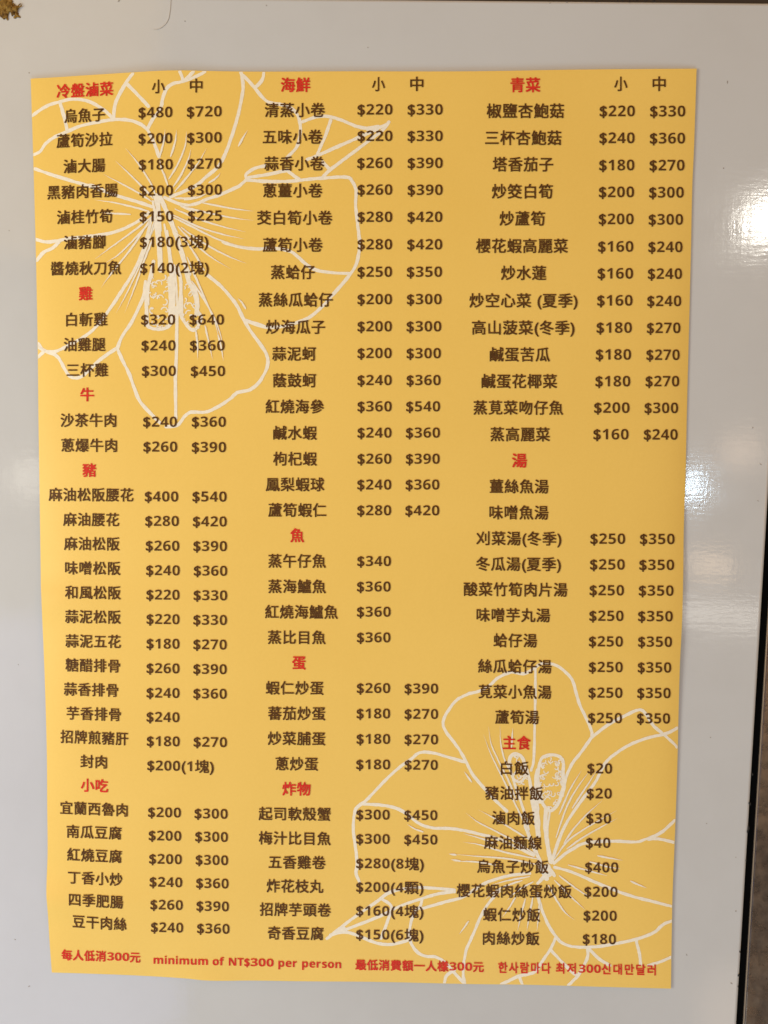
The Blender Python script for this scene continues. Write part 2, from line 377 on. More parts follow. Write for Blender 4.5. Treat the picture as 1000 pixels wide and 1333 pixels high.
# ------------------------------------------------------------------ hibiscus line drawings
class Strokes:
    def __init__(self): self.V, self.F, self.n = [], [], 0
    def line(self, pts, w0=4.4, w1=None, taper=0.0, sub=7):
        if w1 is None: w1 = w0
        off = 0.00005 + 0.0000011 * self.n; self.n += 1
        c = catmull(pts, sub); n = len(c); rows = []
        for i, (x, y) in enumerate(c):
            xa, ya = c[max(i - 1, 0)]; xb, yb = c[min(i + 1, n - 1)]
            dx, dy = xb - xa, yb - ya; L = math.hypot(dx, dy) or 1
            s = i / (n - 1); wd = (w0 + (w1 - w0) * s) * 0.5
            wd *= 1 + 0.24 * noise.noise(Vector((x * .11, y * .11, self.n * 3.1))) + 0.12 * noise.noise(Vector((x * .5, y * .5, self.n * 1.7)))
            if taper: wd *= min(1, 0.12 + s / taper) * min(1, 0.45 + (1 - s) / taper)
            jl = 0.35 * noise.noise(Vector((x * .23, y * .23, 9.0 + self.n)))
            rows.append((x, y, dx / L, dy / L, wd, jl))
        x, y, tx, ty, wd, jl = rows[0]                            # round the two ends
        rows[:0] = [(x - tx * wd * .85, y - ty * wd * .85, tx, ty, wd * .25, jl), (x - tx * wd * .5, y - ty * wd * .5, tx, ty, wd * .8, jl)]
        x, y, tx, ty, wd, jl = rows[-1]
        rows += [(x + tx * wd * .5, y + ty * wd * .5, tx, ty, wd * .8, jl), (x + tx * wd * .85, y + ty * wd * .85, tx, ty, wd * .25, jl)]
        b0 = len(self.V); n = len(rows)
        for i, (x, y, tx, ty, wd, jl) in enumerate(rows):
            o_ = off + 0.0000008 * i / n
            qs = []
            for qx, qy in ((x - ty * (wd + jl), y + tx * (wd + jl)), (x + ty * (wd - jl), y - tx * (wd - jl))):
                qy = min(max(qy, sm(TOP, qx) + .35), sm(BOT, qx) - .35)      # the print bleeds off at the rim
                qx = min(max(qx, sm(LEFT, qy) + .35), sm(RIGHT, qy) - .35)
                qs.append((qx, qy))
            (ax, ay), (bx, by) = qs
            self.V.append(on_paper(ax, ay, o_)); self.V.append(on_paper(bx, by, o_))
        for i in range(n - 1):
            k = b0 + 2 * i; self.F.append((k, k + 1, k + 3, k + 2))
    def ray(self, pts, w=2.6): self.line(pts, 0.5 * w, w * 1.1, 0.35)     # from the fine outer tip inwards
    def curl(self, x, y, r_, a0, a1, w=2.0):
        self.line([(x + r_ * math.cos(math.radians(a0 + (a1 - a0) * k / 4)), y + r_ * math.sin(math.radians(a0 + (a1 - a0) * k / 4))) for k in range(5)], w, w * .7, 0, 4)
    def fuzz(self, outline, count, inset, w=1.8, seed=1):
        # small loops and dots of pollen along and inside a closed outline
        rg = random.Random(seed); c = catmull(outline, 6)
        mx = sum(p[0] for p in c) / len(c); my = sum(p[1] for p in c) / len(c)
        for _ in range(count):
            x, y = rg.choice(c); k = 1 - inset * rg.random() ** 1.4
            a = rg.uniform(0, 360)
            self.curl(mx + (x - mx) * k, my + (y - my) * k, rg.uniform(1.2, 2.8), a, a + rg.uniform(120, 230), w * rg.uniform(.7, 1.2))
    def build(self, name): return link(name, self.V, self.F, M_WHITE, poster)

S = Strokes()
for p in (
    [(42, 150.5), (60, 138.5), (78, 132.5), (96, 129), (117, 132.5), (135, 143), (148, 155)],
    [(173, 95.5), (164, 108), (153, 128), (149, 142), (148, 155)],
    [(164.4, 108.5), (180, 124), (193.5, 138.5)],
    [(78, 133), (83.4, 152), (88, 171)],
    [(43.6, 201.5), (52.5, 197), (60, 186.5), (72, 178), (87, 171.5), (105, 164), (129, 158.6), (150, 155.6), (168, 156.5), (183, 161.6), (192, 168.5)],
    [(192, 168.5), (198, 156.5), (206, 146), (210, 138), (212, 128), (216.6, 116), (225, 109), (240, 105.5), (255, 99.5), (267, 93.4)],
    [(234, 93), (236.5, 98.5), (238.5, 105)],
    [(252, 93), (246, 99), (240, 105)],
    [(192, 168.5), (195, 174), (198, 180), (203, 192), (207, 204)],
    [(314, 94.3), (316.5, 113), (313, 137), (306, 164), (297, 191), (289.5, 209)],
    [(289.5, 209), (282, 219), (270, 229), (256, 241), (240, 249), (222, 256)],
    [(313, 94.5), (328, 110), (343, 128), (352, 133.4), (370, 137), (382, 143), (389.5, 155), (391, 173), (386.5, 191), (373, 206)],
    [(345, 216), (335, 218), (328, 221), (320.5, 227), (321.4, 234.5)],
    [(343.6, 93.6), (341.5, 104), (333, 113.6)],
    [(394, 158.6), (409, 153), (425.5, 151.4), (445, 156.5), (463, 164), (478, 167), (493, 164.6)],
    [(506.5, 158.6), (499, 168.5), (478, 185), (454, 203), (430, 221), (419.5, 231.5)],
    [(492, 168), (463, 180.5), (436, 192.5), (412, 203), (400, 207.5)],
    [(430.6, 156.5), (424, 176), (413.5, 200)], [(420, 211), (430, 221)],
    [(323.5, 231), (349, 227), (374.5, 221.6)], [(374.5, 222.5), (389.5, 233.6)],
    [(321.4, 234.5), (346, 236), (376, 236), (400, 233.6), (424, 231.5), (451, 230.6), (458.5, 236), (463.6, 248), (463, 266), (465.4, 290), (467.5, 308), (468.4, 321), (464.5, 342), (457, 355.5), (445, 370.5), (433, 384), (421, 397.5), (406, 411), (394, 417), (372, 424), (346, 426), (319, 417)],
    [(290, 315), (310, 321), (334, 324), (356, 323), (377.5, 327), (388, 334.5), (400, 345), (412, 351.6), (433, 355), (455.5, 356)],
    [(321.4, 233), (315, 239), (309, 243.5), (285, 254), (270, 259), (256, 265), (242, 267), (230, 264), (214, 257)],
    [(45, 219.5), (66, 227), (90, 234.5), (120, 243.5), (150, 254), (180, 263), (198, 269)],
    [(46.5, 311.5), (60, 315), (74, 313.6), (92, 310), (114, 308), (144, 303.5), (165, 296), (183, 286), (194, 277)],
    [(48, 339), (57, 328.5), (69, 322.5), (78, 313.5)],
    [(49.5, 447), (57, 456), (72, 462), (79.5, 471), (84, 480), (90, 489), (97, 492), (108, 489), (129, 469.5), (141, 460.5), (153, 453)],
    [(49.5, 465), (58.5, 456)],
    [(60, 457.5), (75, 456.6), (105, 441), (123, 427.5), (141, 405), (159, 378), (174, 354), (186, 327), (192, 306), (197, 285)],
    [(153, 453), (159, 438), (171, 420), (180, 402), (187, 385), (189.5, 366)],
    [(153, 454.5), (159, 468), (168, 486), (175.5, 507), (183, 523.5), (198, 540), (209, 551)],
    [(216, 555.5), (231, 553.5), (240, 542.5), (249, 536.5), (267, 536.5), (282, 530.5), (300, 519), (309, 511), (325, 507.5), (337, 498), (346, 483), (349, 471), (346, 459), (337, 445.5), (325, 429), (316, 413), (308, 397), (298, 384), (286, 371), (270, 358)],
    [(318, 416.5), (333, 421), (346, 426)],
): S.line(p, 4.3)
S.line([(507, 158.6), (494, 166), (480, 168)], 1.5, 7)
S.line([(230.5, 400), (230, 450), (228.6, 492), (229, 545)], 4.4)
# centre and pistil
S.line([(203, 255), (206, 270), (208, 300)], 8, 5)
S.line([(208, 257), (213, 266), (220, 282), (228, 302), (234, 320), (240, 340), (246, 357)], 6, 6)
S.line([(199, 262), (202, 280), (200, 295), (194, 310)], 3, 3)
S.line([(200, 268), (204, 300), (208, 335), (209, 352)], 3, 7)
S.line([(207, 290), (208, 320), (209.5, 352)], 5, 6)
S.line([(214, 292), (219, 320), (223, 352), (224, 385), (224, 408)], 2.5, 8)
S.line([(218, 300), (222, 330), (225, 352), (227, 380), (226, 400)], 2, 4)
S.line([(227, 345), (230, 375), (231, 410)], 2.2, 2.6)
S.line([(231, 345), (235, 368), (237, 390), (237, 412)], 2.8, 3.0)
S.line([(200, 340), (197, 356), (193, 372), (190.5, 388), (191, 405), (192, 422), (197, 427), (206, 428.5), (216, 427), (222, 421), (224.5, 408)], 4.6)
S.line([(198, 358), (194, 366), (192.5, 380), (192.8, 396)], 4)
S.line([(221, 362), (222.5, 390), (222, 407), (222, 416)], 6)
S.line([(241, 345), (244, 363), (250, 376), (255, 390), (257, 404), (262, 413), (258, 424), (252, 430), (244, 424), (236, 411), (234, 396), (235.5, 380), (235, 362), (231, 348)], 4.2)
S.line([(243, 355), (247, 368), (254, 379), (257, 394), (256, 408)], 5.5)
for x, y, r_, a0, a1 in ((202, 371, 4, 160, 330), (207, 369, 4, 190, 380), (204, 389, 4, 190, 340), (209, 388, 4, 170, 350), (214, 393, 4, 300, 470), (199, 404, 4, 100, 260), (214, 404, 4, 200, 360),
                         (244, 398, 4, 120, 300), (247, 397, 3, 200, 370), (250, 382, 3, 180, 330), (199, 384, 3, 20, 180), (212, 361, 4, 320, 470), (246, 408, 4, 180, 300), (254, 398, 3, 90, 240)):
    S.curl(x, y, r_, a0, a1)
S.fuzz([(198, 350), (191, 388), (192, 422), (206, 428), (222, 421), (223, 390), (221, 355)], 26, .55, 1.8, 3)
S.fuzz([(242, 350), (250, 376), (257, 404), (260, 422), (250, 430), (236, 411), (235, 380), (236, 356)], 24, .55, 1.8, 4)
# fine rays
for p in (
    [(163.5, 193), (180, 213), (196, 238), (203, 255)], [(150, 209), (168, 226), (186, 244), (199, 258)], [(135, 227), (160, 240), (182, 252), (197, 262)],
    [(123, 260), (150, 264), (176, 270), (194, 275)], [(132, 277), (150, 278), (170, 279)],
    [(207, 204), (210, 218), (214, 228), (219, 243)],
    [(215, 168), (213, 185), (208, 204)], [(230, 169), (228, 185), (222, 204)], [(243, 171), (241, 190), (232, 213), (220, 233)],
    [(249, 193), (245, 208), (236, 227), (226, 243)], [(269, 193), (258, 212), (244, 230), (228, 249)],
    [(287, 225), (281, 232), (272, 238)], [(258, 255), (246, 258), (228, 258)], [(272, 250), (258, 257), (240, 260)],
    [(330, 275), (300, 271), (264, 264)], [(330, 287), (300, 283), (262, 275), (236, 269)], [(320, 302), (290, 295), (258, 285), (228, 272)],
    [(318, 311), (290, 305), (258, 295), (226, 280)], [(340, 324), (316, 322), (285, 312), (250, 295), (226, 283)],
    [(321, 343), (296, 333), (266, 317), (236, 296)], [(300, 350), (274, 334), (250, 314), (232, 295)],
    [(124, 337), (150, 318), (176, 299), (198, 282)], [(132, 374), (148, 352), (172, 322), (194, 288)], [(138, 342), (156, 330), (178, 308), (195, 290)],
    [(151.5, 407), (164, 384), (180, 350), (192, 318), (200, 290)], [(162.5, 407), (176, 372), (186, 344), (196, 316)],
    [(170, 390), (184, 350), (193, 326), (199, 310)],
    [(257.5, 468), (257, 448), (255, 431)], [(277, 468), (272, 446), (267, 424)], [(292, 457), (286, 432), (276, 408), (262, 384), (250, 366)],
    [(286, 445), (280, 420), (270, 396), (256, 364), (244, 335)], [(291, 470), (288, 452), (284, 436)],
    [(322.5, 169), (316, 180), (310.5, 190)], [(309.5, 388), (315, 394), (320, 402)],
    [(112, 239), (122, 241), (138, 248)], [(226, 300), (240, 312), (252, 328), (266, 352)],
): S.ray(p, 2.7)
for p in ([(48, 451), (57, 457)], [(236, 268), (244, 272), (252, 275)]): S.line(p, 3)
S.build('hibiscus_drawing')

S = Strokes()
for p in (
    [(610, 903), (623, 900), (636, 893.5), (649, 882), (666, 875), (682, 877), (695.6, 870), (705.5, 864), (722, 865.4), (735, 873.7), (745, 885), (750, 901.7), (755, 918), (763, 934.7), (770, 951), (771, 959.5)],
    [(610, 903.3), (595, 911), (583, 926), (577, 939.5), (580, 951.5), (591, 966), (600, 979), (607, 992), (616, 1009), (633, 1029), (645, 1042), (660, 1056)],
    [(469, 1047), (476.5, 1042), (490, 1028), (505, 1012.5), (520, 999), (535, 988.5), (547, 979.5), (565, 980.4), (583, 985.5), (605.5, 992)],
    [(471, 1046.4), (465, 1051), (461.5, 1059), (460, 1080), (463, 1104), (465, 1125), (463.6, 1137), (469, 1150)],
    [(471, 1046.4), (496, 1048), (514, 1051.5), (529, 1059), (544, 1071), (562, 1077.6), (586, 1078.5), (606, 1081.5), (625, 1086), (645, 1091), (669, 1101), (695, 1113.5)],
    [(425.5, 1222), (442, 1209), (460, 1195), (490, 1174), (507, 1162), (530, 1156.5), (554, 1155.5), (592, 1158.5)],
    [(432, 1217), (466, 1204), (496, 1192), (520, 1180), (550, 1169.5), (571, 1163.5), (592, 1161)],
    [(430, 1217), (451, 1213.6), (472, 1220.5), (490, 1227.4), (508, 1229.5), (526, 1225.6), (534, 1222)],
    [(548, 1183), (559, 1180), (580, 1174), (602, 1168), (618, 1158), (633, 1149), (662, 1140), (690, 1137)],
    [(496, 1169.5), (509.5, 1180), (505, 1198), (496, 1222)],
    [(550, 1169.5), (547, 1180), (541, 1186), (535, 1201), (533.5, 1222), (541, 1237), (553, 1244.5), (568, 1246), (580, 1253.5), (592, 1267), (605, 1281)],
    [(578.5, 1279.5), (581.5, 1270), (592, 1262.5)],
    [(650, 1160), (636, 1176), (626, 1193), (614.8, 1219), (606.5, 1239), (603, 1265.5), (605, 1281)],
    [(699, 1162), (705.5, 1184), (714, 1204), (723.7, 1219), (732, 1227.5), (748, 1232.5), (775, 1232.5), (801, 1228.5), (828, 1222.6), (851, 1214), (864, 1203), (875, 1199)],
    [(724, 1220), (716.4, 1236), (705.5, 1252), (695.6, 1265.5), (676, 1270.5), (664, 1276), (652.7, 1281.6)],
    [(676, 1271), (680, 1281.5)],
    [(716.4, 1236), (728.6, 1249), (745, 1265.5), (752, 1270)],
    [(765, 1234), (765, 1245.7), (758, 1260.5), (751.7, 1271), (740, 1282.7)],
    [(768, 1236.5), (781, 1249), (794.6, 1257)], [(828, 1223), (832.6, 1242), (834, 1255.6)],
    [(873.5, 1246), (860.6, 1251.6), (844, 1257)],
    [(721, 1124), (735, 1112), (748, 1104), (758, 1098.6), (778, 1095.5), (804.5, 1095), (827.6, 1096), (842, 1092), (860.6, 1083.7), (878.5, 1068)],
    [(844, 1092.5), (857, 1092), (877.5, 1096.5)],
    [(722, 1129), (738, 1133), (755, 1139.5), (788, 1154), (821, 1166), (854, 1174.5), (874.5, 1180)],
    [(718.7, 1122), (724, 1104), (735, 1076), (755, 1045), (775, 1018), (788, 993.5), (803, 980), (821, 969), (844, 960.4), (864, 956)],
    [(732, 1036), (737, 1012), (745, 994), (756, 980), (766, 966), (771, 959.5), (788, 946), (801, 938), (817.7, 929.7), (832.5, 923.8), (841, 929.7), (850.7, 944.6), (864, 956), (877, 967.7), (881.4, 973)],
    [(862, 956.5), (872, 953), (881.8, 947.6)],
): S.line(p, 3.9)
S.line([(425, 1222.5), (436, 1214), (448, 1209)], 1.5, 6)
S.line([(697, 868.7), (697, 905), (696.3, 938), (695, 987.5), (691.5, 1003)], 3.4)
# pistil
S.line([(702, 996), (705.5, 987), (713, 983.5), (722, 982.8), (730, 986), (733.6, 994), (733, 1006), (733.5, 1022.7), (730, 1038), (724, 1050), (716, 1055.5), (709, 1050), (705.5, 1042.5), (703, 1030), (700.5, 1015), (701, 1002), (703, 992)], 4.2)
S.line([(700, 1002), (698, 1014), (699, 1030), (703, 1044)], 5)
S.line([(731, 1018), (734, 1024), (730, 1036)], 5)
S.line([(663, 992), (665, 985), (671, 981), (679, 985), (683, 994), (687, 1006), (690, 1018), (693, 1040)], 4.2)
S.line([(663, 992), (665, 1004), (668, 1014), (672, 1026), (677, 1040), (684, 1062), (688, 1080)], 3.6)
S.line([(672, 1004), (668, 1012), (676, 1018), (684, 1012)], 3)
S.line([(697, 1030), (698, 1050), (700, 1072), (701, 1088)], 8, 6)
S.line([(692, 1040), (697, 1068), (700, 1088)], 4)
S.line([(711, 1054), (710, 1075), (713, 1100), (717, 1122)], 5, 6)
S.line([(716, 1055), (713, 1080), (714, 1104), (718, 1124)], 2.5)
S.line([(684, 1075), (692, 1096), (700, 1114), (706, 1128)], 5, 5)
S.line([(712, 1128), (717, 1134), (722, 1140)], 9, 4)
S.line([(702, 1122), (706, 1132), (712, 1144)], 7, 6)
S.line([(700, 1150), (708, 1142), (716, 1138)], 4, 7)
for x, y, r_, a0, a1 in ((709, 997, 4, 120, 330), (711, 1004, 3, 20, 190), (724, 1005, 4, 300, 470), (722, 1010, 3, 20, 150), (708, 1012, 4, 150, 320), (712, 1020, 4, 10, 170), (718, 1020, 3, 0, 170),
                         (712, 1034, 3, 10, 170), (720, 1034, 3, 330, 530), (713, 1042, 4, 190, 330), (723, 1044, 3, 30, 150), (676, 1010, 3, 20, 190), (681, 1008, 3, 0, 150), (684, 1016, 3, 150, 330), (717, 990, 3, 20, 170), (726, 994, 3, 60, 200)):
    S.curl(x, y, r_, a0, a1, 1.7)
S.fuzz([(702, 996), (713, 983.5), (730, 986), (733, 1006), (733.5, 1022), (724, 1050), (709, 1050), (703, 1030), (701, 1002)], 46, .6, 1.7, 5)
S.fuzz([(663, 992), (671, 981), (683, 994), (687, 1012), (678, 1020), (667, 1010)], 18, .55, 1.7, 6)
for p in (
    [(629.6, 956), (636, 974), (643, 990), (654, 1012), (666, 1037), (680, 1066), (689, 1088)], [(636, 946), (640, 970), (652, 996), (663, 1018), (672.5, 1042.5)],
    [(651, 944.6), (652, 968), (656, 986), (664, 1004)], [(667.5, 948), (666, 974)],
    [(606.5, 1058), (622, 1070), (639.5, 1079), (668, 1094), (699, 1113)], [(623, 1054), (645, 1066), (668, 1080), (689, 1093)],
    [(603, 1096), (626, 1100), (656, 1109), (699, 1118)], [(590, 1112), (626, 1115), (662, 1118), (702, 1126)], [(590, 1121), (620, 1122), (645, 1126)],
    [(584, 1111.5), (594, 1113)], [(587, 1119), (600, 1121)], [(603, 1085), (628, 1092), (648, 1100)],
    [(768, 1003), (752, 1025), (738, 1050), (724, 1090)], [(757, 1003), (742, 1028), (728, 1060)], [(777, 1003), (762, 1026), (745, 1052)],
    [(803, 1055), (780, 1068), (755, 1083), (738, 1096), (722, 1118)], [(804, 1065), (780, 1078), (756, 1092), (738, 1105)], [(784, 1042), (764, 1060), (746, 1080), (734, 1098)],
    [(811, 1120), (794, 1117), (778, 1114)], [(808, 1131), (790, 1128), (768, 1122)], [(791, 1140), (768, 1134), (740, 1126)], [(842.5, 1156), (832, 1152), (821, 1147)],
    [(748, 1197.6), (736, 1188), (726, 1174), (714, 1152)], [(761.6, 1184), (744, 1168), (722, 1146)], [(772, 1170), (752, 1158), (728, 1140)],
    [(674, 1212), (678, 1192), (684, 1170)], [(686, 1212), (689, 1192), (694, 1168)], [(699, 1212), (701, 1194), (703, 1170)],
    [(654, 1194), (664, 1180), (672, 1166)], [(598, 1216), (604, 1208), (610, 1199)], [(640, 1152), (662, 1146), (690, 1141)], [(630, 1172), (652, 1156), (680, 1146)],
    [(530, 1073), (540, 1079), (551, 1083)], [(604, 1004), (609, 1011), (614, 1018)], [(660, 1172), (676, 1158), (694, 1148)],
): S.ray(p, 2.5)
S.build('hibiscus_drawing')

# ------------------------------------------------------------------ lettering
# glyph outlines come from Blender's built-in text object; digits and latin letters use its bold sans alphabet
BOLD = {}
for k in range(10): BOLD[str(k)] = chr(0x1D7EC + k)
for k in range(26): BOLD[chr(97 + k)] = chr(0x1D5EE + k); BOLD[chr(65 + k)] = chr(0x1D5D4 + k)
ADV = {'$': 0.542, '(': 0.323, ')': 0.323, ' ': 0.30}
GL = {}
PENDING = set()
def glyph_meshes(chars):
    objs = {}
    for ch in sorted(chars):
        if ch == ' ': continue
        c = bpy.data.curves.new('glyph', 'FONT'); c.body = BOLD.get(ch, ch); c.size = 1.0; c.resolution_u = 3; c.fill_mode = 'FRONT'
        if ch in BOLD: c.offset = -0.006
        o = bpy.data.objects.new('glyph', c); COL.objects.link(o); objs[ch] = o
    bpy.context.view_layer.update()
    dg = bpy.context.evaluated_depsgraph_get()
    for ch, o in objs.items():
        ev = o.evaluated_get(dg); me = ev.to_mesh()
        vs = [(v.co.x, v.co.y) for v in me.vertices]; fs = [tuple(p.vertices) for p in me.polygons]
        ev.to_mesh_clear()
        if ch.isdigit() or (ch in BOLD):
            xs = [p[0] for p in vs]
            adv = 0.572 if ch.isdigit() else max(xs) + min(xs)
        else: adv = ADV.get(ch, 1.0)
        GL[ch] = (vs, fs, adv)
    for o in objs.values():
        c = o.data; bpy.data.objects.remove(o); bpy.data.curves.remove(c)

def layout(text, gap_cjk, gap_lat, wide=1.0):
    """list of (char, x offset, x scale) plus the ink extent, in em"""
    x = 0.0; out = []; lo = 1e9; hi = -1e9
    for ch in text:
        if ch == ' ': x += 0.30 * wide + gap_lat; continue
        vs, fs, adv = GL[ch]; lat = ch in BOLD or ch in '$()'
        s = wide if lat else 1.0
        if gap_lat == 0 and wide == 1.0 and ch.isdigit(): s = 1.22
        xs = [p[0] for p in vs]
        lo = min(lo, x + min(xs) * s); hi = max(hi, x + max(xs) * s)
        out.append((ch, x, s)); x += adv * s + (gap_lat if lat else gap_cjk)
    return out, lo, hi

LAYER = 0.0000022
def lettering(runs, bold=0.020):
    """runs: (text, x left, x right, y centre, slope, em, wide, latin size) -> vertices, faces on the sheet"""
    V, F = [], []
    for text, xl, xr, yc, sl, em, wide, lsz in runs:
        out, lo, hi = layout(text, 0.035, 0.0 if (bold > .0255) else 0.022, wide)
        sx = (xr - xl) / (hi - lo); xm = (xl + xr) / 2
        for ch, gx, gs in out:
            vs, fs, adv = GL[ch]
            lat = ch in BOLD or ch in '$()'
            cy = 0.357 if lat else 0.380
            e = em * (lsz if lat else 1.0)
            if ch in BOLD: sh = [(0, 0)] if bold < .021 else [(-.010, 0), (.010, 0)]
            elif ch in '()$': q = 0.013 if ch == '$' else 0.022; sh = [(-q, -q * .6), (q, -q * .6), (-q, q * .6), (q, q * .6)]
            else:
                q = bold
                if len(vs) > 330: q *= 0.80
                sh = [(-q, -q * .8), (q, -q * .8), (-q, q * .8), (q, q * .8)]
            for li, (ox, oy) in enumerate(sh):
                off = 0.00024 + LAYER * li; b0 = len(V)
                for (px_, py_) in vs:
                    xx = xl + (gx + px_ * gs + ox - lo) * sx
                    yy = yc - (py_ + oy - cy) * e + sl * (xx - xm)
                    V.append(on_paper(xx, yy, off))
                F += [tuple(i + b0 for i in f_) for f_ in fs]
    return V, F

SL_LEFT = [(117, -.055), (183, -.045), (249, -.04), (350, -.016), (500, -.004), (644, .005), (835, .015), (960, .038), (1100, .04), (1200, .062)]
SL_LP = [(112, -.018), (213, -.012), (416, 0), (740, .012), (1000, .022), (1200, .026)]
SL_MID = [(110, -.002), (500, .001), (900, .006), (1200, .016)]
SL_RIGHT = [(110, 0), (500, .003), (900, .010), (1220, .012)]
EM = {'l': [(110, 19.4), (1200, 18.0)], 'm': [(110, 20.0), (1200, 18.4)], 'r': [(110, 20.4), (1220, 18.6)]}
EP = {'l': [(110, 19.3), (1200, 17.8)], 'm': [(110, 19.3), (1200, 17.8)], 'r': [(110, 19.8), (1220, 18.4)]}

